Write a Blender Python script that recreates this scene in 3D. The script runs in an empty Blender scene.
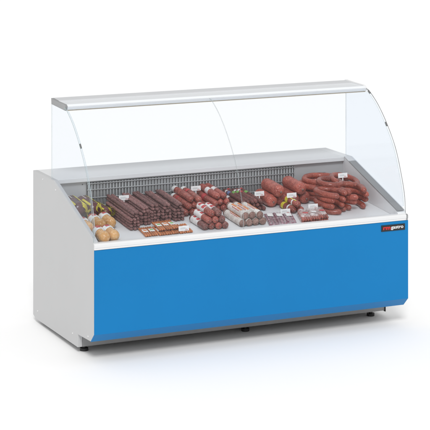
import bpy, bmesh, math, random
from mathutils import Vector, Matrix, noise

random.seed(7)
scene = bpy.context.scene
COL = scene.collection

# ------------------------------------------------------------------ materials
def new_mat(name):
    m = bpy.data.materials.new(name)
    m.use_nodes = True
    nt = m.node_tree
    return m, nt, nt.nodes, nt.links, nt.nodes['Principled BSDF']

def obj_coords(nt):
    """object coordinates shifted by a per-object random amount"""
    N, L = nt.nodes, nt.links
    tc = N.new('ShaderNodeTexCoord'); oi = N.new('ShaderNodeObjectInfo')
    mul = N.new('ShaderNodeMath'); mul.operation = 'MULTIPLY'; mul.inputs[1].default_value = 7.3
    add = N.new('ShaderNodeVectorMath'); add.operation = 'ADD'
    L.new(oi.outputs['Random'], mul.inputs[0])
    L.new(tc.outputs['Object'], add.inputs[0]); L.new(mul.outputs[0], add.inputs[1])
    return add.outputs[0], oi.outputs['Random']

def plain(name, col, rough=.4, metal=0., var=.04, scale=9., bump=0., coat=0., spec=.5):
    """painted or metal surface with faint unevenness"""
    m, nt, N, L, b = new_mat(name)
    v, _ = obj_coords(nt)
    nz = N.new('ShaderNodeTexNoise'); nz.inputs['Scale'].default_value = scale; nz.inputs['Detail'].default_value = 4
    L.new(v, nz.inputs['Vector'])
    rp = N.new('ShaderNodeValToRGB')
    rp.color_ramp.elements[0].position = .3; rp.color_ramp.elements[1].position = .7
    rp.color_ramp.elements[0].color = (*[c*(1-var) for c in col], 1)
    rp.color_ramp.elements[1].color = (*[min(1, c*(1+var)) for c in col], 1)
    L.new(nz.outputs['Fac'], rp.inputs['Fac']); L.new(rp.outputs['Color'], b.inputs['Base Color'])
    b.inputs['Roughness'].default_value = rough; b.inputs['Metallic'].default_value = metal
    b.inputs['Coat Weight'].default_value = coat; b.inputs['Specular IOR Level'].default_value = spec
    if bump:
        n2 = N.new('ShaderNodeTexNoise'); n2.inputs['Scale'].default_value = scale*30
        L.new(v, n2.inputs['Vector'])
        bp = N.new('ShaderNodeBump'); bp.inputs['Strength'].default_value = bump; bp.inputs['Distance'].default_value = .002
        L.new(n2.outputs['Fac'], bp.inputs['Height']); L.new(bp.outputs['Normal'], b.inputs['Normal'])
    return m

def meat(name, c1, c2, fleck=None, fleck_amt=.3, scale=60., rough=.42, bump=.5, coat=.15):
    """sausage skin: blotchy colour, fat flecks, wrinkled bump"""
    m, nt, N, L, b = new_mat(name)
    v, rnd = obj_coords(nt)
    n1 = N.new('ShaderNodeTexNoise'); n1.inputs['Scale'].default_value = scale*.45; n1.inputs['Detail'].default_value = 5
    L.new(v, n1.inputs['Vector'])
    rp = N.new('ShaderNodeValToRGB')
    rp.color_ramp.elements[0].position = .33; rp.color_ramp.elements[1].position = .68
    rp.color_ramp.elements[0].color = (*c1, 1); rp.color_ramp.elements[1].color = (*c2, 1)
    L.new(n1.outputs['Fac'], rp.inputs['Fac'])
    col = rp.outputs['Color']
    if fleck:
        n2 = N.new('ShaderNodeTexNoise'); n2.inputs['Scale'].default_value = scale*3; n2.inputs['Detail'].default_value = 3
        L.new(v, n2.inputs['Vector'])
        r2 = N.new('ShaderNodeValToRGB')
        r2.color_ramp.elements[0].position = .52; r2.color_ramp.elements[1].position = .62
        r2.color_ramp.elements[0].color = (0, 0, 0, 1); r2.color_ramp.elements[1].color = (fleck_amt, fleck_amt, fleck_amt, 1)
        L.new(n2.outputs['Fac'], r2.inputs['Fac'])
        mx = N.new('ShaderNodeMixRGB'); mx.inputs['Color2'].default_value = (*fleck, 1)
        L.new(r2.outputs['Color'], mx.inputs['Fac']); L.new(col, mx.inputs['Color1'])
        col = mx.outputs['Color']
    hs = N.new('ShaderNodeHueSaturation')
    mr = N.new('ShaderNodeMapRange'); mr.inputs['To Min'].default_value = .72; mr.inputs['To Max'].default_value = 1.18
    L.new(rnd, mr.inputs['Value']); L.new(mr.outputs[0], hs.inputs['Value']); L.new(col, hs.inputs['Color'])
    L.new(hs.outputs['Color'], b.inputs['Base Color'])
    b.inputs['Roughness'].default_value = rough; b.inputs['Coat Weight'].default_value = coat
    b.inputs['Coat Roughness'].default_value = .18; b.inputs['Specular IOR Level'].default_value = .25
    n3 = N.new('ShaderNodeTexNoise'); n3.inputs['Scale'].default_value = scale*2.2; n3.inputs['Detail'].default_value = 4
    L.new(v, n3.inputs['Vector'])
    bp = N.new('ShaderNodeBump'); bp.inputs['Strength'].default_value = min(1, bump*1.6); bp.inputs['Distance'].default_value = .006
    L.new(n3.outputs['Fac'], bp.inputs['Height']); L.new(bp.outputs['Normal'], b.inputs['Normal'])
    return m

def glass_mat(name, tint, refl=.022):
    """clear sheet glass: tinted transmission plus Fresnel reflection"""
    m = bpy.data.materials.new(name); m.use_nodes = True
    N, L = m.node_tree.nodes, m.node_tree.links
    N.remove(N['Principled BSDF']); out = N['Material Output']
    tr = N.new('ShaderNodeBsdfTransparent'); tr.inputs['Color'].default_value = (*tint, 1)
    gl = N.new('ShaderNodeBsdfGlossy'); gl.inputs['Roughness'].default_value = .01
    lw = N.new('ShaderNodeLayerWeight'); lw.inputs['Blend'].default_value = .5
    p = N.new('ShaderNodeMath'); p.operation = 'POWER'; p.inputs[1].default_value = 5
    s = N.new('ShaderNodeMath'); s.operation = 'MULTIPLY_ADD'; s.inputs[1].default_value = .35; s.inputs[2].default_value = refl
    L.new(lw.outputs['Facing'], p.inputs[0]); L.new(p.outputs[0], s.inputs[0])
    mx = N.new('ShaderNodeMixShader')
    L.new(s.outputs[0], mx.inputs['Fac']); L.new(tr.outputs[0], mx.inputs[1]); L.new(gl.outputs[0], mx.inputs[2])
    L.new(mx.outputs[0], out.inputs['Surface'])
    return m

def film_mat(name, col, alpha, rough=.15):
    m, nt, N, L, b = new_mat(name)
    b.inputs['Base Color'].default_value = (*col, 1); b.inputs['Roughness'].default_value = rough
    v, _ = obj_coords(nt)
    n = N.new('ShaderNodeTexNoise'); n.inputs['Scale'].default_value = 55; n.inputs['Detail'].default_value = 3
    L.new(v, n.inputs['Vector'])
    mr = N.new('ShaderNodeMapRange'); mr.inputs['From Min'].default_value = .35; mr.inputs['From Max'].default_value = .65
    mr.inputs['To Min'].default_value = max(0, alpha-.25); mr.inputs['To Max'].default_value = min(1, alpha+.25)
    L.new(n.outputs['Fac'], mr.inputs['Value']); L.new(mr.outputs[0], b.inputs['Alpha'])
    bp = N.new('ShaderNodeBump'); bp.inputs['Strength'].default_value = .7; bp.inputs['Distance'].default_value = .004
    L.new(n.outputs['Fac'], bp.inputs['Height']); L.new(bp.outputs['Normal'], b.inputs['Normal'])
    return m

M = {}
M['floor'] = plain('white_floor', (.96, .96, .96), .9, var=.0)
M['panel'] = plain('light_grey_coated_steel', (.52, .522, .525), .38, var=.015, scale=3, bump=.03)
M['blue'] = plain('blue_coated_steel', (.004, .182, .455), .42, var=.02, scale=3, bump=.02, spec=.2)
M['white'] = plain('white_coated_steel', (.74, .745, .75), .35, var=.012, scale=4)
M['deck'] = plain('pale_grey_steel_deck', (.74, .745, .75), .4, var=.03, scale=8)
M['inner'] = plain('pale_grey_liner', (.78, .785, .79), .4, var=.015, scale=5)
M['back'] = plain('grey_back_liner', (.46, .465, .47), .45, var=.03, scale=5)
M['slot'] = plain('dark_air_slot', (.09, .09, .092), .7)
M['wire'] = plain('pale_wire', (.50, .505, .51), .35)
M['slat'] = plain('grey_slat', (.27, .27, .272), .5)
M['steel'] = plain('brushed_steel', (.36, .365, .37), .34, metal=.55, var=.06, scale=14)
M['darksteel'] = plain('dark_grey_trim', (.29, .292, .295), .28, metal=.3, var=.05)
M['alu'] = plain('satin_aluminium', (.60, .61, .625), .35, metal=.1, var=.02)
M['shelf'] = plain('white_shelf_glass', (.80, .825, .85), .12, var=.01)
M['gasket'] = plain('tan_gasket', (.33, .27, .18), .6)
M['plinth'] = plain('grey_plinth', (.30, .30, .30), .5, metal=.2, var=.04)
M['black'] = plain('black_plastic', (.012, .012, .013), .4)
M['screw'] = plain('screw_head', (.85, .85, .85), .25, metal=.3)
M['badge_black'] = plain('badge_black', (.010, .010, .011), .3)
M['badge_red'] = plain('badge_red', (.62, .02, .02), .4)
M['badge_white'] = plain('badge_white', (.8, .8, .8), .4)
M['glass'] = glass_mat('clear_sheet_glass', (.971, .983, .995))
M['glass_side'] = glass_mat('clear_side_glass', (.958, .974, .993))
def edge_mat(name, col, clear):
    m, nt, N, L, b = new_mat(name)
    b.inputs['Base Color'].default_value = (*col, 1); b.inputs['Roughness'].default_value = .15
    v, _ = obj_coords(nt); n = N.new('ShaderNodeTexNoise'); n.inputs['Scale'].default_value = 12
    mr = N.new('ShaderNodeMapRange'); mr.inputs['To Min'].default_value = 1-clear-.15; mr.inputs['To Max'].default_value = 1-clear+.15
    L.new(v, n.inputs['Vector']); L.new(n.outputs['Fac'], mr.inputs['Value']); L.new(mr.outputs[0], b.inputs['Alpha'])
    return m
M['edge'] = edge_mat('ground_glass_edge', (.30, .42, .41), .15)
M['edge_faint'] = edge_mat('polished_glass_edge', (.55, .62, .63), .5)
M['edge_dark'] = edge_mat('glass_edge_painted_reflection', (.085, .105, .10), .15)  # same glass edge, with the right end's dark reflection painted into its colour
M['clip'] = plain('glass_clip', (.20, .20, .20), .3, metal=.5)
M['card'] = plain('white_card', (.86, .86, .85), .5, var=.01)
M['print_grey'] = plain('grey_print', (.45, .45, .45), .6)
M['print_red'] = plain('red_print', (.6, .22, .2), .6)

M['dried'] = meat('dried_stick_skin', (.125, .048, .046), (.32, .140, .130), (.54, .36, .34), .75, 110, .6, 1., 0)
M['redbrown'] = meat('redbrown_salami_skin', (.19, .028, .020), (.43, .088, .062), (.60, .30, .24), .65, 70, .42, .6, .38)
M['brown'] = meat('brown_pepperoni_skin', (.15, .038, .032), (.32, .098, .080), (.54, .31, .27), .65, 70, .45, .6, .38)
M['red'] = meat('bright_red_salami_skin', (.25, .035, .026), (.48, .105, .078), (.64, .29, .23), .6, 60, .4, .6, .38)
M['fatred'] = meat('mottled_red_salami_skin', (.28, .042, .029), (.48, .106, .072), (.64, .30, .23), .5, 75, .38, .6, .38)
M['darkthin'] = meat('dark_thin_salami_skin', (.10, .030, .026), (.24, .075, .065), (.42, .22, .20), .4, 80, .45, .5)
M['ring'] = meat('ring_sausage_skin', (.23, .034, .021), (.45, .092, .055), (.56, .24, .17), .30, 45, .32, .55, .5)
M['tan'] = meat('tan_sausage_skin', (.50, .23, .065), (.76, .44, .18), (.78, .58, .38), .5, 30, .38, .25, .3)
M['maroon'] = meat('maroon_casing', (.055, .012, .016), (.13, .026, .030), (.24, .10, .10), .3, 35, .28, .25, .5)
M['orange'] = meat('orange_stick_skin', (.36, .10, .03), (.58, .20, .07), (.68, .34, .16), .5, 80, .4, .4, .3)
M['purple'] = meat('purple_cured_slice', (.13, .018, .050), (.28, .060, .105), (.45, .27, .29), .5, 60, .3, .3, .4)
M['mould'] = meat('white_paper_wrap', (.52, .47, .43), (.74, .71, .67), (.30, .20, .16), .45, 45, .6, .4, 0)
M['cutend'] = meat('salami_end', (.16, .07, .055), (.38, .22, .18), (.60, .46, .40), .6, 110, .5, .4, 0)
M['pap'] = plain('white_label_paper', (.76, .74, .72), .5, var=.10, scale=60)
M['papred'] = plain('red_label_paper', (.50, .05, .055), .45, var=.2, scale=60)
M['paporange'] = plain('orange_label_print', (.72, .22, .06), .5, var=.15, scale=60)
M['papgreen'] = plain('green_label_paper', (.20, .42, .10), .5, var=.15, scale=60)
M['papblue'] = plain('blue_label_paper', (.16, .20, .38), .5, var=.15, scale=60)
M['yellow'] = plain('yellow_band_plastic', (.70, .60, .05), .35, var=.2, scale=40)
M['film'] = film_mat('clear_wrinkled_film', (.82, .80, .80), .10)
M['filmw'] = film_mat('milky_wrinkled_film', (.85, .78, .76), .42)
M['tie'] = plain('dull_clip', (.24, .15, .13), .45, metal=.2)

# ------------------------------------------------------------------ helpers
def link(name, me, mat, parent=None):
    o = bpy.data.objects.new(name, me)
    COL.objects.link(o)
    if mat is not None and not me.materials:
        me.materials.append(mat)
    if parent is not None:
        o.parent = parent
    return o

def tag(o, label, cat, group=None):
    o['label'] = label; o['category'] = cat
    if group: o['group'] = group
    return o

def empty(name, mat4, label, cat, group=None):
    o = bpy.data.objects.new(name, None); o.empty_display_size = .02
    COL.objects.link(o); o.matrix_world = mat4
    return tag(o, label, cat, group)

def bm_mesh(bm, name, smooth=False):
    bmesh.ops.recalc_face_normals(bm, faces=bm.faces)
    me = bpy.data.meshes.new(name); bm.to_mesh(me); bm.free()
    if smooth:
        for p in me.polygons: p.use_smooth = True
    return me

def box_bm(bm, x0, x1, y0, y1, z0, z1, bev=0.):
    r = bmesh.ops.create_cube(bm, size=1)
    bmesh.ops.transform(bm, verts=r['verts'], matrix=Matrix.Translation(((x0+x1)/2, (y0+y1)/2, (z0+z1)/2)) @
                        Matrix.Diagonal((x1-x0, y1-y0, z1-z0, 1)))
    if bev:
        es = list({e for v in r['verts'] for e in v.link_edges})
        bmesh.ops.bevel(bm, geom=es, offset=bev, segments=2, affect='EDGES', profile=.6)
    return bm

def box(name, mat, parent, *d, bev=0.):
    return link(name, bm_mesh(box_bm(bmesh.new(), *d, bev=bev), name), mat, parent)

def prism(name, mat, parent, prof, x0, x1, bev=0.):
    """closed (y,z) profile extruded along x"""
    bm = bmesh.new()
    a = [bm.verts.new((x0, y, z)) for y, z in prof]; b = [bm.verts.new((x1, y, z)) for y, z in prof]
    n = len(prof)
    bm.faces.new(a); bm.faces.new(b[::-1])
    for i in range(n):
        bm.faces.new((a[i], b[i], b[(i+1) % n], a[(i+1) % n]))
    bmesh.ops.recalc_face_normals(bm, faces=bm.faces)
    if bev:
        es = [e for e in bm.edges if e.calc_face_angle(0) > .35]
        bmesh.ops.bevel(bm, geom=es, offset=bev, segments=2, affect='EDGES', profile=.6)
    return link(name, bm_mesh(bm, name), mat, parent)

def cyl_bm(bm, p, axis, r, h, seg=20, bev=0.):
    r_ = bmesh.ops.create_cone(bm, cap_ends=True, segments=seg, radius1=r, radius2=r, depth=h)
    q = Vector((0, 0, 1)).rotation_difference(Vector(axis)).to_matrix().to_4x4()
    bmesh.ops.transform(bm, verts=r_['verts'], matrix=Matrix.Translation(p) @ q)
    return bm

def cyl(name, mat, parent, p, axis, r, h, seg=20):
    me = bm_mesh(cyl_bm(bmesh.new(), p, axis, r, h, seg), name)
    return link(name, me, mat, parent)

# ------------------------------------------------------------------ floor
bm = bmesh.new()
S = 120
bm.faces.new([bm.verts.new(v) for v in ((-S, -S, 0), (S, -S, 0), (S, S, 0), (-S, S, 0))])
fl = link('floor', bm_mesh(bm, 'floor'), M['floor']); fl['kind'] = 'structure'

# ------------------------------------------------------------------ the counter
SL, D0 = .08, .65                       # deck slope and height at the front
def dz(y): return D0 + SL*y
root = empty('display_counter', Matrix.Translation((1, .5, 0)),
             'long refrigerated deli counter with blue front panel, light grey sides and curved glass', 'display counter')
ROOT_INV = Matrix.Translation((-1, -.5, 0))
def adopt(o):
    return o

parts_before = set(bpy.data.objects)

# end panels
prof = [(.006, .664), (.006, .168), (.058, .119), (.265, .108), (.268, .034), (1.0, .022), (1.055, .036),
        (1.055, .909), (.690, .909), (.055, .700), (.022, .684)]
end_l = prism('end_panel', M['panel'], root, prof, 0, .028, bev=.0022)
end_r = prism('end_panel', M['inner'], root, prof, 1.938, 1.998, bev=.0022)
for (y, z) in ((.967, .077), (.35, .094), (.095, .139), (.640, .862), (.871, .885)):
    cyl('screw', M['screw'], end_l, (-.0005, y, z), (1, 0, 0), .0042, .004, 14)
# steel trim on the sloping right edge
sy0, sz0, sy1, sz1 = .052, .699, .690, .909
nrm = Vector((-(sz1-sz0), sy1-sy0)).normalized()
def slope_strip(name, mat, parent, x0, x1, a, b, t0, t1):
    p0 = Vector((sy0+(sy1-sy0)*a, sz0+(sz1-sz0)*a)); p1 = Vector((sy0+(sy1-sy0)*b, sz0+(sz1-sz0)*b))
    pr = [p0+nrm*t0, p1+nrm*t0, p1+nrm*t1, p0+nrm*t1]
    return prism(name, mat, parent, [tuple(p) for p in pr], x0, x1, bev=.0012)
slope_strip('edge_trim', M['darksteel'], end_r, 1.936, 1.985, -.045, .90, .0012, .006)
slope_strip('corner_cap', M['alu'], end_r, 1.936, 1.985, .905, 1.0, .0012, .006)
# carcass and plinth
box('carcass', M['inner'], root, .0285, 1.9375, .075, 1.05, .135, .64)
box('plinth', M['plinth'], root, .0285, 1.985, .262, 1.0, .036, .134)
box('base_tray', M['plinth'], root, .0285, 1.9375, .062, .2615, .1225, .1345)
box('drain_bracket', M['black'], root, 1.9855, 1.992, .255, .275, .030, .085, bev=.002)
for x in (.055, 1.07, 1.917):
    for y in (.312, .95):
        f = bmesh.new()
        cyl_bm(f, (x, y, .008), (0, 0, 1), .024, .016, 28); cyl_bm(f, (x, y, .026), (0, 0, 1), .011, .0205, 16)
        link('foot', bm_mesh(f, 'foot'), M['black'], root)
# blue front panel
t = .005
fp = [(0, .6355), (0, .168), (.055, .117), (.059, .1205), (t, .170), (t, .6355)]
front = prism('front_panel', M['blue'], root, fp, .0005, 2.0, bev=.001)
# badge
bx0, bx1, bz0, bz1 = 1.815, 1.976, .5815, .6185
badge = box('badge', M['badge_black'], front, bx0, bx1, -.0035, -.0003, bz0, bz1, bev=.0006)
def text_mesh(name, body, size, bold, mat, x, z, parent, width=None):
    cu = bpy.data.curves.new(name, 'FONT'); cu.body = body; cu.size = size; cu.offset = bold; cu.extrude = .0004
    cu.resolution_u = 6
    to = bpy.data.objects.new('tmp_text', cu); COL.objects.link(to)
    bpy.context.view_layer.update()
    me = bpy.data.meshes.new_from_object(to.evaluated_get(bpy.context.evaluated_depsgraph_get()))
    bpy.data.objects.remove(to); bpy.data.curves.remove(cu)
    xs = [v.co.x for v in me.vertices]; w = max(xs)-min(xs); k = (width/w) if width else 1; x_ = min(xs)
    me.materials.clear()
    for v in me.vertices:
        v.co = Vector((x+(v.co.x-x_)*k, -.0040-v.co.z, z+v.co.y))
    me.name = name
    return link(name, me, mat, parent)
text_mesh('lettering', 'rm', .032, .0012, M['badge_red'], 1.8265, .5925, badge, width=.050)
text_mesh('lettering', 'gastro', .028, .0005, M['badge_white'], 1.8800, .5940, badge, width=.084)
# white front rail with soft lip
rp = [(-.003, .6375), (-.003, .648), (-.006, .650), (-.006, .664), (-.003, .670), (.004, .673), (.040, .673), (.046, .668), (.046, .6375)]
prism('front_rail', M['white'], root, rp, .0005, 1.984, bev=.0012)
prism('rail_end_cap', M['steel'], root, [(y+.002, z-.0008) for y, z in rp], 1.9845, 1.9975, bev=.0012)
# deck in four trays with thin joints
xs = [.0290, .49, .955, 1.42, 1.9375]
for i in range(4):
    a, b = xs[i]+.0008, xs[i+1]-.0008
    prism('deck_tray', M['deck'], root, [(.0475, dz(.0475)-.012), (.7125, dz(.7125)-.012), (.7125, dz(.7125)), (.0475, dz(.0475))], a, b, bev=.0015)
# back liner, air grille
box('back_liner', M['back'], root, .0285, 1.9375, .7135, .74, .66, .8835)
gx0, gx1 = .215, 1.592
gz0, gz1 = dz(.70)+.004, .874
grille = box('air_grille', M['slot'], root, gx0, gx1, .7085, .7130, gz0, gz1)
g = bmesh.new(); x = gx0+.012
while x < gx1-.006:
    cyl_bm(g, (x, .7025, (gz0+gz1)/2), (0, 0, 1), .0031, gz1-gz0, 8)
    x += .0196
z = gz1-.006
for z in (gz1-.004, .834, .786, .738):
    cyl_bm(g, ((gx0+gx1)/2, .6955, z), (1, 0, 0), .0022, gx1-gx0, 8)
link('wire_guard', bm_mesh(g, 'wire_guard', True), M['wire'], grille)
g = bmesh.new(); x = gx0+.0218
while x < gx1-.012:
    box_bm(g, x-.0030, x+.0030, .7060, .7083, gz0+.002, gz1-.002)
    x += .0196
link('back_slat', bm_mesh(g, 'back_slat'), M['slat'], grille)
cyl('screw', M['black'], root, (.192, .7132, .866), (0, 1, 0), .004, .003, 12)
box('thermometer', M['steel'], root, 1.765, 1.815, .708, .7133, .800, .822, bev=.002)
# worktop
box('worktop', M['white'], root, .0285, 1.9372, .690, 1.054, .8845, .909, bev=.002)
# curved glass
ctrl = [(.495, 1.364), (.45, 1.350), (.345, 1.283), (.235, 1.180), (.132, 1.050), (.060, .895), (.022, .775), (.013, .674)]
def catmull(P, n=7):
    P = [Vector(p) for p in P]; Q = [P[0]*2-P[1]]+P+[P[-1]*2-P[-2]]; out = []
    for i in range(1, len(Q)-2):
        for k in range(n):
            u = k/n; a, b, c, d = Q[i-1:i+3]
            out.append(.5*((2*b)+(c-a)*u+(2*a-5*b+4*c-d)*u*u+(3*b-a-3*c+d)*u**3))
    return out+[P[-1]]
curve = catmull(ctrl)
def offset(C, d):
    o = []
    for i, p in enumerate(C):
        tg = (C[min(i+1, len(C)-1)]-C[max(i-1, 0)]).normalized()
        o.append(p+Vector((-tg.y, tg.x))*d)       # towards the inside
    return o
inner = offset(curve, .006)
if inner[20].x < curve[20].x: inner = offset(curve, -.006)
def glass_from_outline(name, mat, loopA, loopB, strip, edges):
    """loopA / loopB: matching 3-D point rows of the two faces; returns sheet and its ground edge"""
    bm = bmesh.new()
    for rows in (loopA, loopB):
        vs = [[bm.verts.new(p) for p in r] for r in rows]
        if strip:
            for i in range(len(vs[0])-1):
                bm.faces.new((vs[0][i], vs[0][i+1], vs[1][i+1], vs[1][i]))
        else:
            bm.faces.new(vs[0])
    bmesh.ops.recalc_face_normals(bm, faces=bm.faces)
    sheet = link(name, bm_mesh(bm, name, strip), mat, root)
    e = bmesh.new()
    if strip:
        A = loopA[0]+loopA[1][::-1]; B = loopB[0]+loopB[1][::-1]
    else:
        A, B = loopA[0], loopB[0]
    e.free()
    runs = [(loopA[0], loopB[0], edges[0]), (loopA[1], loopB[1], edges[1])] if strip else [(A+A[:1], B+B[:1], edges[0])]
    for A_, B_, mt in runs:
        e = bmesh.new()
        a = [e.verts.new(p) for p in A_]; b = [e.verts.new(p) for p in B_]
        for i in range(len(a)-1):
            e.faces.new((a[i], a[i+1], b[i+1], b[i]))
        link('glass_edge', bm_mesh(e, 'glass_edge'), mt, sheet)
    return sheet
sheets = []
for x0, x1, eg in ((.001, .9185, (M['edge'], M['edge_faint'])), (.9215, 1.990, (M['edge_faint'], M['edge_dark']))):
    mk = lambda C: [[Vector((x0, p.x, p.y)) for p in C], [Vector((x1, p.x, p.y)) for p in C]]
    sheets.append(glass_from_outline('curved_glass', M['glass'], mk(curve), mk(inner), True, eg))
def clip_at(sheet, x, zc):
    i = min(range(len(curve)), key=lambda k: abs(curve[k].y-zc))
    c = (curve[i]+inner[i])/2; tg = (curve[i+1]-curve[i-1]).normalized()
    bm = bmesh.new(); box_bm(bm, -.0045, .0045, -.0048, .0048, -.014, .014, .002)
    ang = math.atan2(-tg.x, tg.y)
    bmesh.ops.transform(bm, verts=bm.verts, matrix=Matrix.Translation((x, c.x, c.y)) @ Matrix.Rotation(ang, 4, 'X'))
    link('glass_clip', bm_mesh(bm, 'glass_clip'), M['clip'], sheet)
clip_at(sheets[0], .006, 1.187); clip_at(sheets[1], 1.985, 1.187); clip_at(sheets[1], 1.985, 1.352)
# side glass
g_in = offset(curve, .0072)
if g_in[20].x < curve[20].x: g_in = offset(curve, -.0072)
g_in = [p for p in g_in if .712 < p.y < 1.345]
for x0, x1, lift in ((.0085, .0145, -.006), (1.9770, 1.9830, .003)):
    ol = [(p.x, p.y) for p in g_in] + [(.062, .7026+lift), (.690, .9095+lift), (.745, .9095+lift), (.745, 1.350)]
    A = [Vector((x0, y, z)) for y, z in ol]; B = [Vector((x1, y, z)) for y, z in ol]
    glass_from_outline('side_glass', M['glass_side'], [A], [B], False, (M['edge_faint'],))
# top shelf
shelf = prism('top_shelf', M['shelf'], root, [(.492, 1.368), (.500, 1.346), (.512, 1.3425), (.742, 1.352), (.742, 1.370), (.64, 1.3775), (.512, 1.3765)], .022, 1.985, bev=.0015)
prism('rear_profile', M['alu'], shelf, [(.648, 1.3755), (.744, 1.3690), (.752, 1.371), (.752, 1.384), (.744, 1.386), (.655, 1.3815)], .0223, 1.9848, bev=.0012)
prism('end_cap', M['darksteel'], shelf, [(.500, 1.366), (.506, 1.341), (.748, 1.349), (.752, 1.384), (.64, 1.3795), (.512, 1.3775)], .0095, .0215, bev=.0015)
prism('end_cap', M['white'], shelf, [(.495, 1.366), (.503, 1.343), (.748, 1.349), (.755, 1.388), (.64, 1.3835), (.512, 1.3805)], 1.9755, 1.994, bev=.0015)
prism('gasket', M['gasket'], shelf, [(.497, 1.3415), (.497, 1.3455), (.508, 1.3420), (.508, 1.3400)], .024, 1.983)
# shift the parts from world to the empty's frame
for o in bpy.data.objects:
    if o not in parts_before and o.parent is root:
        o.matrix_parent_inverse = ROOT_INV

# ------------------------------------------------------------------ sausages
def radius_at(u, r, L, pinch):
    """rounded ends with a gathered tip; u along 0..L"""
    e = min(u, L-u); k = r*pinch
    return r*math.sqrt(max(0., 1-(1-min(1, e/k))**2)) if e < k else r

def sausage_mesh(name, L, r, seed=0, pinch=.9, lump=.085, flat=1., bend=0., u0=None, u1=None, grow=0., seg=18, nu=22, caps=True, tip=.18, a0=None, a1=None):
    """body along +Y from 0 (front) to L, resting on z = 0; u0..u1, a0..a1 cut a wrap out of the same skin"""
    rnd = random.Random(seed); off = Vector((rnd.uniform(0, 50), rnd.uniform(0, 50), rnd.uniform(0, 50)))
    full = u0 is None
    lo, hi = (0., L) if full else (u0, u1)
    if full:
        us = [L*(.5-.5*math.cos(math.pi*i/nu)) for i in range(nu+1)]
    else:
        us = [lo+(hi-lo)*i/10 for i in range(11)]
    bm = bmesh.new(); rows = []
    arc = a0 is not None
    ns = seg if not arc else max(4, int(seg*(a1-a0)/(2*math.pi))+2)
    for u in us:
        rr = max(radius_at(u, r, L, pinch), r*tip)
        cx = bend*math.sin(math.pi*u/L)
        row = []
        for k in range(ns+1 if arc else ns):
            a = (a0+(a1-a0)*k/ns) if arc else 2*math.pi*k/ns
            d = noise.noise(Vector((math.cos(a)*r*26, u*24, math.sin(a)*r*26))+off)*lump + noise.noise(Vector((math.cos(a)*r*70, u*70, math.sin(a)*r*70))+off)*lump*.45
            q = rr*(1+d)+grow
            row.append(bm.verts.new((cx+q*math.cos(a), u, r*flat+q*flat*math.sin(a))))
        rows.append(row)
    n = len(rows[0])
    for i in range(len(rows)-1):
        for k in range(n if not arc else n-1):
            bm.faces.new((rows[i][k], rows[i][(k+1) % n], rows[i+1][(k+1) % n], rows[i+1][k]))
    if caps and not arc:
        if full or u0 <= 0: bm.faces.new(rows[0][::-1])
        if full or u1 >= L: bm.faces.new(rows[-1])
    return bm_mesh(bm, name, True)

_cache = {}
def cached(key, f):
    if key not in _cache: _cache[key] = f()
    return _cache[key]

def deck_matrix(x, y, h=0., rz=0., roll=0.):
    """local frame on the sloping deck: +Y to the rear"""
    return Matrix.Translation((x, y, dz(y)+h)) @ Matrix.Rotation(math.atan(SL), 4, 'X') @ Matrix.Rotation(rz, 4, 'Z')

def add_sausage(name, label, cat, group, mat, Mx, L, r, seed, wraps=(), clip=True, **kw):
    """wraps: (part name, material, u0 share, u1 share, grow, a0, a1)"""
    key = (name, L, r, seed, tuple(sorted(kw.items())))
    me = cached(key, lambda: sausage_mesh(name, L, r, seed, **kw))
    mkey = (key, mat.name)
    me = cached(mkey, lambda: (lambda c: (c.materials.clear(), c.materials.append(mat), c)[2])(me.copy()))
    jr = random.uniform(-1, 1)*(.35 if kw.get('flat', 1.) == 1. and r < .03 else 0)
    T = Matrix.Translation((0, 0, r))
    o = link(name, me, None); o.matrix_world = Mx @ Matrix.Diagonal((1, random.uniform(.955, 1.035), 1, 1)) @ (T @ Matrix.Rotation(jr, 4, 'Y') @ T.inverted())
    tag(o, label, cat, group)
    for w in wraps:
        pn, pm, s0, s1, grow = w[:5]
        a = dict(a0=w[5], a1=w[6]) if len(w) > 5 else {}
        wk = (key, w[0], pm.name, s0, s1, grow, tuple(a.items()))
        k2 = {k: v for k, v in kw.items()}
        wm = cached(wk, lambda: sausage_mesh(pn, L, r, seed, u0=s0*L, u1=s1*L, grow=grow, **a, **k2))
        link(pn, wm, pm, o)
    if clip:
        tk = ('tie', r, kw.get('flat', 1.))
        def mk():
            b = bmesh.new(); z = r*kw.get('flat', 1.)
            cyl_bm(b, (0, -.003, z), (0, 1, 0), r*.16, .008, 10)
            return bm_mesh(b, 'tie', True)
        link('tie', cached(tk, mk), M['tie'], o)
    return o

def pile(xc, y0, rows, r, L, fn, jitter=.004, flat=1., gap=1.02, dy=0., rz=0.):
    """nested rows of lying cylinders; fn(layer, index, matrix, seed)"""
    vs = 2*r*flat*(.90 if flat < 1 else .88)
    for li, n in enumerate(rows):
        for i in range(n):
            x = xc+(i-(n-1)/2)*2*r*gap
            y = y0+random.uniform(-jitter, jitter)+dy*li
            fn(li, i, deck_matrix(x, y, .001+li*vs, rz+random.uniform(-.012, .012)), random.randint(0, 2))

LAYER = ['bottom row', 'second row', 'third row', 'fourth row', 'fifth row', 'sixth row']

# dried sticks: five piles
STK = ['beside the tan sausages, first pile from the left', 'second pile from the left', 'middle pile of the five',
       'fourth pile from the left', 'last pile before the white-capped salami']
for pi, (xc, y0, L) in enumerate(((.342, .245, .42), (.440, .325, .345), (.512, .350, .325), (.586, .355, .32), (.660, .345, .33))):
    def f(li, i, mx, s, pi=pi, L=L):
        add_sausage('dried_sausage_stick', f'thin dusty dark brown dried sausage stick, {STK[pi]}', 'sausage',
                    f'dried sticks in pile, {STK[pi]}', M['dried'], mx, L*(.985 if s else 1), .0112, s+pi*3, lump=.27, flat=.86, pinch=.8, tip=.45, nu=18, seg=12, clip=False)
    pile(xc, y0, [3, 3, 3, 3, 2, 2], .0112, L, f, .009, .86, gap=1.0)

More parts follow.
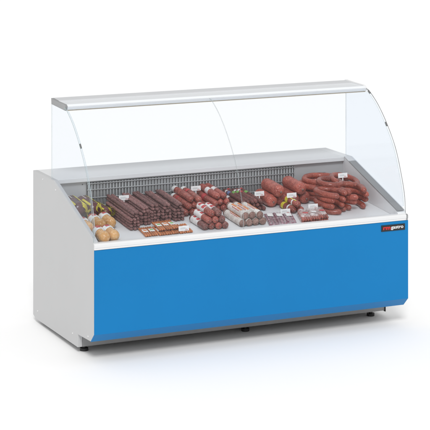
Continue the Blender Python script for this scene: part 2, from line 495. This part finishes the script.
# red-brown salami with white rear caps
def fA(li, i, mx, s):
    w = [('paper_cap', M['pap'], .84, 1.0, .0007)]
    if (li+i) % 2: w.append(('label_band', M['papred'], .62, .70, .0009))
    add_sausage('capped_salami', f'salami with white paper rear cap, {LAYER[li]} of pile beside the dried sticks', 'salami',
                f'white capped salami, {LAYER[li]}', M['redbrown'], mx, .275, .0205, s, wraps=w, lump=.085, bend=.003)
pile(.797, .42, [4, 3, 2], .0205, .275, fA, .012)

# red salami with white label patches, behind the pepperoni
def fB(li, i, mx, s):
    w = [('label_band', M['pap'], .42, .60, .0008), ('label_print', M['papred'], .46, .56, .0014, .9, 1.7)]
    if li < 2: w = [('label_band', M['papred'], .5, .64, .0008)]
    add_sausage('red_salami', f'bright red salami with labels behind the pepperoni, {LAYER[li]} of its pile', 'salami',
                f'bright red salami, {LAYER[li]}', M['red'], mx, .26, .0205, s, wraps=w, lump=.085, bend=-.003)
pile(.975, .44, [4, 3, 2], .0205, .26, fB, .012)

# pepperoni with red and white labels, front
def fC(li, i, mx, s):
    w = [('label_band', M['pap'], .38, .88, .0007), ('label_print', M['papred'], .42, .58, .0013, .5, 2.4), ('label_print', M['papred'], .70, .84, .0013, .3, 2.2)]
    dark = (i+li) % 3 == 0
    add_sausage('labelled_pepperoni', ('darker' if dark else 'paler') + f' brown pepperoni in red and white label, {LAYER[li]} of the front pile', 'salami',
                f'labelled pepperoni, {LAYER[li]}' + (' dark' if dark else ' pale'), M['brown'] if dark else M['redbrown'], mx, .20, .0205, s, wraps=w, lump=.04, pinch=.45)
pile(.790, .118, [4, 3, 2], .0205, .20, fC, .006)

# salami in white paper with orange print, front
def fD(li, i, mx, s):
    w = [('paper_wrap', M['mould'], .03, .995, .0008)] + [('label_print', M['paporange'], a, a+.075, .0016, 1.15, 1.75) for a in (.22, .31, .40, .52, .61, .70)] + \
        [('label_print', M['papred'], .25, .68, .0016, 2.0, 2.15)]
    add_sausage('paper_wrapped_salami', f'salami in white paper with orange print, {LAYER[li]} of the front pile', 'salami',
                f'paper wrapped salami, {LAYER[li]}', M['cutend'], mx, .245, .0218, s, wraps=w, lump=.085, pinch=.30, tip=.5, clip=False)
pile(1.030, .120, [4, 3], .0218, .245, fD, .005)

# thin dark salami with coloured bands, behind the white ones
def fE(li, i, mx, s):
    w = [('label_band', (M['papgreen'], M['pap'], M['papblue'], M['papred'])[(i*3+li) % 4], .66, .76, .0006), ('label_band', M['pap'], .80, .86, .0006)]
    if (i+li) % 3 == 0: w = [('label_band', M['papred'], .90, 1.0, .0006), ('label_band', M['papgreen'], .62, .74, .0006)]
    c = ['green banded', 'white banded', 'blue banded', 'red banded'][(i*3+li) % 4] if (i+li) % 3 else 'red ended and green banded'
    add_sausage('thin_salami', f'thin dark salami, {c}, {LAYER[li]} behind the paper wrapped salami', 'salami',
                f'thin salami {c}, {LAYER[li]}', M['darkthin'], mx, .30, .0128, s, wraps=w, lump=.085, seg=14)
pile(1.158, .40, [7, 6, 5], .0128, .30, fE, .012)

# fat mottled red salami
for k, (x, y, h, where) in enumerate(((1.312, .43, 0, 'bottom row, nearest the thin salami'), (1.388, .45, 0, 'bottom row, second from the thin salami'),
                                      (1.464, .44, 0, 'bottom row, second from the sausage rings'), (1.540, .44, 0, 'bottom row, nearest the sausage rings'),
                                      (1.350, .405, .064, 'on top, nearest the thin salami'), (1.502, .415, .064, 'on top, nearest the sausage rings'))):
    add_sausage('fat_salami', f'fat mottled red salami, {where}', 'salami', 'fat mottled red salami', M['fatred'],
                deck_matrix(x, y, h+.001, random.uniform(-.03, .03)), .215, .0372, k % 3, lump=.075, pinch=.75, seg=26, nu=26)

# salami in yellow netting, in front of the fat ones
for k, (x, y, h, where) in enumerate(((1.378, .275, 0, 'nearest the purple packs'), (1.424, .262, 0, 'nearest the sausage rings'), (1.402, .262, .0345, 'lying on top of the other two'))):
    add_sausage('netted_salami', f'dark red salami with yellow band, {where}', 'salami', 'yellow banded salami', M['redbrown'],
                deck_matrix(x, y, h+.001, .06), .165, .0205, k, wraps=[('yellow_band', M['yellow'], .62, .80, .0016), ('yellow_strip', M['yellow'], .15, .60, .0016, 1.0+.5*k, 1.25+.5*k), ('label_band', M['pap'], .30, .38, .0012)], lump=.085)

# flat packs: purple cured slices under clear film
def slab(name, w, l, h, seed, rough=.0025):
    rnd = Vector((seed*3.1, seed*1.7, 0)); bm = bmesh.new(); nx, ny = 10, 22; top = []
    for j in range(ny+1):
        row = []
        for i in range(nx+1):
            x, y = w*(i/nx-.5), l*j/ny
            e = min(1, min(i, nx-i)/1.5)*min(1, min(j, ny-j)/1.5)
            row.append(bm.verts.new((x, y, .001+h*(.35+.65*e)+noise.noise(Vector((x*60, y*60, 0))+rnd)*rough)))
        top.append(row)
    bot = [[bm.verts.new((v.co.x, v.co.y, 0)) for v in r] for r in (top[0], top[-1])]
    for j in range(ny):
        for i in range(nx):
            bm.faces.new((top[j][i], top[j][i+1], top[j+1][i+1], top[j+1][i]))
    lft = [bm.verts.new((r[0].co.x, r[0].co.y, 0)) for r in top]; rgt = [bm.verts.new((r[-1].co.x, r[-1].co.y, 0)) for r in top]
    for j in range(ny):
        bm.faces.new((top[j][0], top[j+1][0], lft[j+1], lft[j])); bm.faces.new((top[j][-1], top[j+1][-1], rgt[j+1], rgt[j]))
    for r, b in ((top[0], bot[0]), (top[-1], bot[1])):
        for i in range(nx): bm.faces.new((r[i], r[i+1], b[i+1], b[i]))
    bmesh.ops.remove_doubles(bm, verts=bm.verts, dist=1e-5)
    return bm_mesh(bm, name, True)
RZ = -.30
for k, (x, y, w_) in enumerate(((1.145, .070, 'beside the paper wrapped salami'), (1.205, .075, 'in the middle of the three'), (1.266, .080, 'beside the small sausage packs'))):
    e = empty('sliced_meat_pack', deck_matrix(x, y, .0005, RZ), f'flat clear pack of purple cured meat, {w_}', 'meat pack', 'flat packs of purple meat')
    link('film', slab('film', .060, .265, .016, k, .0018), M['film'], e)
    for q in range(3):
        m_ = slab('slice', .0185, .225, .0125, k*5+q, .001)
        o = link('slice', m_, M['purple'], e); o.location = ((q-1)*.0188, .02, .0004)
    o = link('label', slab('label', .034, .055, .0008, k, .0002), M['pap'], e); o.location = (.002, .165-.02*k, .0165)

# packs of four small sausages in milky film
for k, (x, y, w_) in enumerate(((1.352, .058, 'nearest the purple packs'), (1.412, .066, 'in the middle of the three'), (1.472, .078, 'nearest the sausage rings'))):
    e = empty('small_sausage_pack', deck_matrix(x, y, .0005, RZ), f'pack of small red sausages half under milky film, {w_}', 'sausage pack', 'packs of small red sausages')
    for q in range(4):
        me = cached(('ss', q % 3), lambda: sausage_mesh('sausage', .185, .0078, q, lump=.06, seg=12, nu=16))
        for lay in range(2):
            o = link('sausage', me, M['ring'], e); o.location = ((q-1.5)*.0148, .001*q-.006*lay+.004, .0008+.0145*lay)
    o = link('film', slab('film', .066, .150, .040, k+9, .0035), M['filmw'], e); o.location = (0, .045, .0002)
    o = link('label', slab('label', .030, .022, .0008, k+3, .0002), M['papred' if k != 1 else 'pap'], e); o.location = (.004, .085, .0418)

# orange stick packets
def packet(x, y, h, rz, label, k):
    e = empty('orange_stick_packet', deck_matrix(x, y, h, rz), label, 'snack packet', 'orange stick packets')
    for q in range(3):
        me = cached(('os', q), lambda: sausage_mesh('stick', .158, .0068, q+4, lump=.09, seg=10, nu=14, tip=.4))
        o = link('stick', me, M['orange'], e); o.location = ((q-1)*.0132, .002*q, .0006)
    o = link('label', slab('label', .030, .050, .0012, k, .0004), M['pap'], e); o.location = (0, .056, .0144)
    o = link('label_print', slab('label_print', .019, .020, .0006, k+2, .0003), M['papgreen' if k % 2 else 'paporange'], o); o.location = (0, .016, .0014)
for k in range(7):
    packet(.366+.0425*k, .098+.004*math.sin(k*2.1), .0006, -.10+.02*math.sin(k*3), f'packet of thin orange meat sticks on the deck, {["leftmost","second","third","middle","third last","second last","rightmost"][k]} of the front row', k)
for k in range(3):
    packet(.465+.045*k, .130+.004*k, .0172, -.08+.03*k, f'packet of thin orange meat sticks lying on the others, {["left","middle","right"][k]} of the three on top', k+7)

# ------------------------------------------------------------------ ring sausages
def ring_mesh(R, r, span, seed, ex=1., wob=.004, lump=.085):
    rnd = random.Random(seed); off = Vector((rnd.uniform(0, 40),)*3); bm = bmesh.new(); rows = []
    n = 56; seg = 14
    Lt = R*span
    def P(t):
        a = -span/2+span*t
        rr = R*(1+.05*noise.noise(Vector((math.cos(a)*1.4, math.sin(a)*1.4, seed))))
        return Vector((rr*math.sin(a)*ex, rr*math.cos(a), r+wob*noise.noise(Vector((a*.8, seed, 3)))))
    for i in range(n+1):
        t = .5-.5*math.cos(math.pi*i/n) if False else i/n
        p = P(t); tg = (P(min(1, t+.01))-P(max(0, t-.01))).normalized()
        side = Vector((tg.y, -tg.x, 0)).normalized(); up = side.cross(tg)
        u = t*Lt; e = min(u, Lt-u); q = r*max(.22, math.sqrt(max(0, 1-(1-min(1, e/(r*1.1)))**2)))
        row = []
        for k in range(seg):
            a = 2*math.pi*k/seg
            d = 1+lump*noise.noise(Vector((u*32, math.cos(a)*1.2, math.sin(a)*1.2))+off)+.03*noise.noise(Vector((u*110, math.cos(a)*3, math.sin(a)*3))+off)
            row.append(bm.verts.new(p+(side*math.cos(a)+up*math.sin(a))*q*d))
        rows.append(row)
    for i in range(n):
        for k in range(seg):
            bm.faces.new((rows[i][k], rows[i][(k+1) % seg], rows[i+1][(k+1) % seg], rows[i+1][k]))
    bm.faces.new(rows[0][::-1]); bm.faces.new(rows[-1])
    return bm_mesh(bm, 'ring_sausage', True), P(0), P(1)

STACKS = (('behind the small packs', 1.688, .560, .098, .0185, 4, 1.0, 5.6, .3), ('at the front, nearest the small packs', 1.606, .262, .072, .0180, 4, 1.55, 5.2, .45),
          ('beside the right end wall', 1.780, .308, .082, .0185, 4, 1.35, 5.1, .15), ('in the back corner by the end wall', 1.835, .640, .078, .0180, 3, 1.0, 5.3, .8))
ORD = ['lowest', 'second from below', 'third from below', 'fourth from below', 'topmost']
rs = random.Random(21)
def put_ring(R, r, span, seed, ey, x, y, h, rot, tx, ty, label):
    me, pa, pb = ring_mesh(R, r, span, seed, ex=1/ey**.5)
    for v in me.vertices: v.co.y *= ey**.5
    o = link('ring_sausage', me, M['ring'])
    o.matrix_world = deck_matrix(x, y, h) @ Matrix.Rotation(tx, 4, 'X') @ Matrix.Rotation(ty, 4, 'Y') @ Matrix.Rotation(rot, 4, 'Z')
    tag(o, label, 'sausage', 'ring sausages')
for si, (where, x, y, R, r, n, ey, sp, ro) in enumerate(STACKS):
    for k in range(n):
        last = 'topmost' if k == n-1 else ORD[k]
        put_ring(R*rs.uniform(.94, 1.05), r*rs.uniform(.94, 1.06), sp+rs.uniform(-.25, .25), si*10+k, ey*rs.uniform(.94, 1.06),
                 x+rs.uniform(-.010, .010), y+rs.uniform(-.012, .012), .001+k*.0325, ro+rs.uniform(-.28, .28),
                 rs.uniform(-.03, .03)*(k > 0), rs.uniform(-.03, .03)*(k > 0), f'ring sausage, {last} of the stack {where}')
put_ring(.066, .0180, 5.9, 77, 1.0, 1.672, .385, .124, 2.2, .05, .02, 'smaller nearly closed ring sausage lying across the two front stacks')
put_ring(.088, .0175, 5.0, 78, 1.2, 1.790, .420, .118, -.3, .10, .12, 'ring sausage lying on the stack by the end wall, tilted to the right')

# ------------------------------------------------------------------ tan sausages and maroon ones
for k, (x, y, h, L, lab) in enumerate(((.083, .035, 0, .185, 'front row, nearest the left end panel'), (.150, .055, 0, .175, 'front row, nearest the orange packets'),
                                       (.063, .235, 0, .175, 'second row, touching the left end panel'), (.142, .245, .006, .195, 'second row, middle one'),
                                       (.224, .300, 0, .185, 'second row, nearest the dried sticks'))):
    add_sausage('tan_sausage', f'plump tan sausage with white and red label, {lab}', 'sausage', 'plump tan sausages', M['tan'],
                deck_matrix(x, y, h+.001, random.uniform(-.05, .05)), L, .0325, k % 3,
                wraps=[('label_band', M['pap'], .50, .80, .0009), ('label_print', M['papred'], .64, .78, .0016, 1.3, 2.0), ('label_print', M['papred'], .82, .97, .0012, .9, 2.5), ('pale_strip', M['pap'], .30, .50, .0009, 1.2, 1.5)], lump=.085, pinch=1.0, seg=26, nu=26, tip=.12, clip=False)
for k, (x, y, h, L, r, lab) in enumerate(((.088, .455, .020, .235, .051, 'against the left end panel'), (.190, .475, .015, .235, .046, 'middle one of the three'), (.270, .49, .0, .185, .034, 'nearest the dried sticks'))):
    add_sausage('maroon_sausage', f'thick maroon sausage with yellow strips, {lab}', 'sausage', 'thick maroon sausages', M['maroon'],
                deck_matrix(x, y, h+.001, .05*k), L, r, k, lump=.04, pinch=.8, seg=28, nu=26, tip=.14, clip=False,
                wraps=[('yellow_strip', M['yellow'], .06, .94, .0016, .85, 1.30), ('yellow_strip', M['yellow'], .10, .60, .0022, 2.1, 2.35), ('pale_strip', M['pap'], .55, .85, .0013, 1.75, 1.82), ('yellow_tail', M['yellow'], .03, .16, .0026, -.3, 1.2)])
    # loose curled ribbon at the front tip
for k, (x, y, h, s) in enumerate(((.118, .455, .098, 1), (.212, .46, .090, -1), (.275, .475, .062, 1), (.150, .45, .066, -1), (.060, .44, .050, 1), (.232, .455, .050, 1))):
    bm = bmesh.new(); prev = None
    for i in range(19):
        a = i/18*4.4
        c = Vector((s*.022*math.sin(a)+s*.014*i/18, -.016*i/18, .019*math.cos(a)-.012*i/18))
        v = (bm.verts.new(c+Vector((0, -.013, 0))), bm.verts.new(c+Vector((0, .013, 0))))
        if prev: bm.faces.new((prev[0], v[0], v[1], prev[1]))
        prev = v
    bmesh.ops.solidify(bm, geom=bm.faces[:], thickness=.0012)
    o = link('yellow_ribbon', bm_mesh(bm, 'yellow_ribbon', True), M['yellow']); o.matrix_world = deck_matrix(x, y, h)
    tag(o, 'curled yellow ribbon between the maroon and tan sausages', 'ribbon', 'curled yellow ribbons')

# ------------------------------------------------------------------ price tags
TAGS = ((.391, .546, .099, 'on the dried sausage sticks'), (.884, .615, .099, 'between the white capped and the bright red salami'),
        (1.242, .476, .074, 'on the thin dark salami'), (1.400, .355, .083, 'on the yellow banded salami'),
        (1.311, .262, .018, 'on the purple meat packs'), (1.484, .237, .040, 'on the small sausage packs'),
        (1.775, .405, .162, 'on the ring sausages'), (.585, .105, .022, 'on the orange stick packets'))
for (x, y, h, w_) in TAGS:
    e = empty('price_tag', Matrix.Translation((x, y, dz(y)+h-.006)) @ Matrix.Rotation(-.10, 4, 'X'), f'small white price tag standing {w_}', 'price tag', 'white price tags')
    bm = bmesh.new(); box_bm(bm, -.032, .032, -.0009, .0009, 0, .028, .0006); link('card', bm_mesh(bm, 'card'), M['card'], e)
    bm = bmesh.new()
    box_bm(bm, -.022, .010, -.0014, -.0010, .0165, .0185); box_bm(bm, -.022, .020, -.0014, -.0010, .0110, .0128)
    link('print_line', bm_mesh(bm, 'print_line'), M['print_grey'], e)
    bm = bmesh.new(); box_bm(bm, .008, .025, -.0014, -.0010, .0040, .0072); link('price_line', bm_mesh(bm, 'price_line'), M['print_red'], e)
    bm = bmesh.new(); box_bm(bm, -.003, .003, .001, .0026, -.018, .016); link('pin', bm_mesh(bm, 'pin'), M['card'], e)

# ------------------------------------------------------------------ camera
cam = bpy.data.cameras.new('camera'); co = bpy.data.objects.new('camera', cam); COL.objects.link(co)
co.location = (-3.558, -9.516, 2.9)
co.rotation_euler = (math.radians(90), 0, math.radians(-24.27))
cam.sensor_width = 36; cam.lens = 1832.8/430*36
cam.shift_x = 0; cam.shift_y = -(215+158.6)/430
cam.clip_start = .1; cam.clip_end = 500
scene.camera = co

# ------------------------------------------------------------------ light
w = bpy.data.worlds.new('World'); scene.world = w; w.use_nodes = True
bg = w.node_tree.nodes['Background']; bg.inputs['Color'].default_value = (1, 1, 1, 1); bg.inputs['Strength'].default_value = 1.0
# studio surround: brighter overhead, dimmer towards the horizon
wn, wl = w.node_tree.nodes, w.node_tree.links
tc = wn.new('ShaderNodeTexCoord'); dp = wn.new('ShaderNodeVectorMath'); dp.operation = 'DOT_PRODUCT'
dp.inputs[1].default_value = (-.04, -.06, .33)
ad = wn.new('ShaderNodeMath'); ad.operation = 'ADD'; ad.inputs[1].default_value = .56
wl.new(tc.outputs['Generated'], dp.inputs[0]); wl.new(dp.outputs['Value'], ad.inputs[0]); wl.new(ad.outputs[0], bg.inputs['Strength'])
sun = bpy.data.lights.new('studio_key', 'SUN'); sun.energy = 1.5; sun.angle = math.radians(14); sun.color = (1, .995, .985)
so = bpy.data.objects.new('studio_key', sun); COL.objects.link(so)
so.rotation_euler = Vector((.30, .70, -.70)).to_track_quat('-Z', 'Y').to_euler()

scene.view_settings.view_transform = 'Standard'; scene.view_settings.look = 'None'
scene.view_settings.exposure = 0; scene.view_settings.gamma = 1
scene.render.engine = 'CYCLES'
c = scene.cycles
c.max_bounces = 10; c.transparent_max_bounces = 24; c.diffuse_bounces = 4; c.use_denoising = True
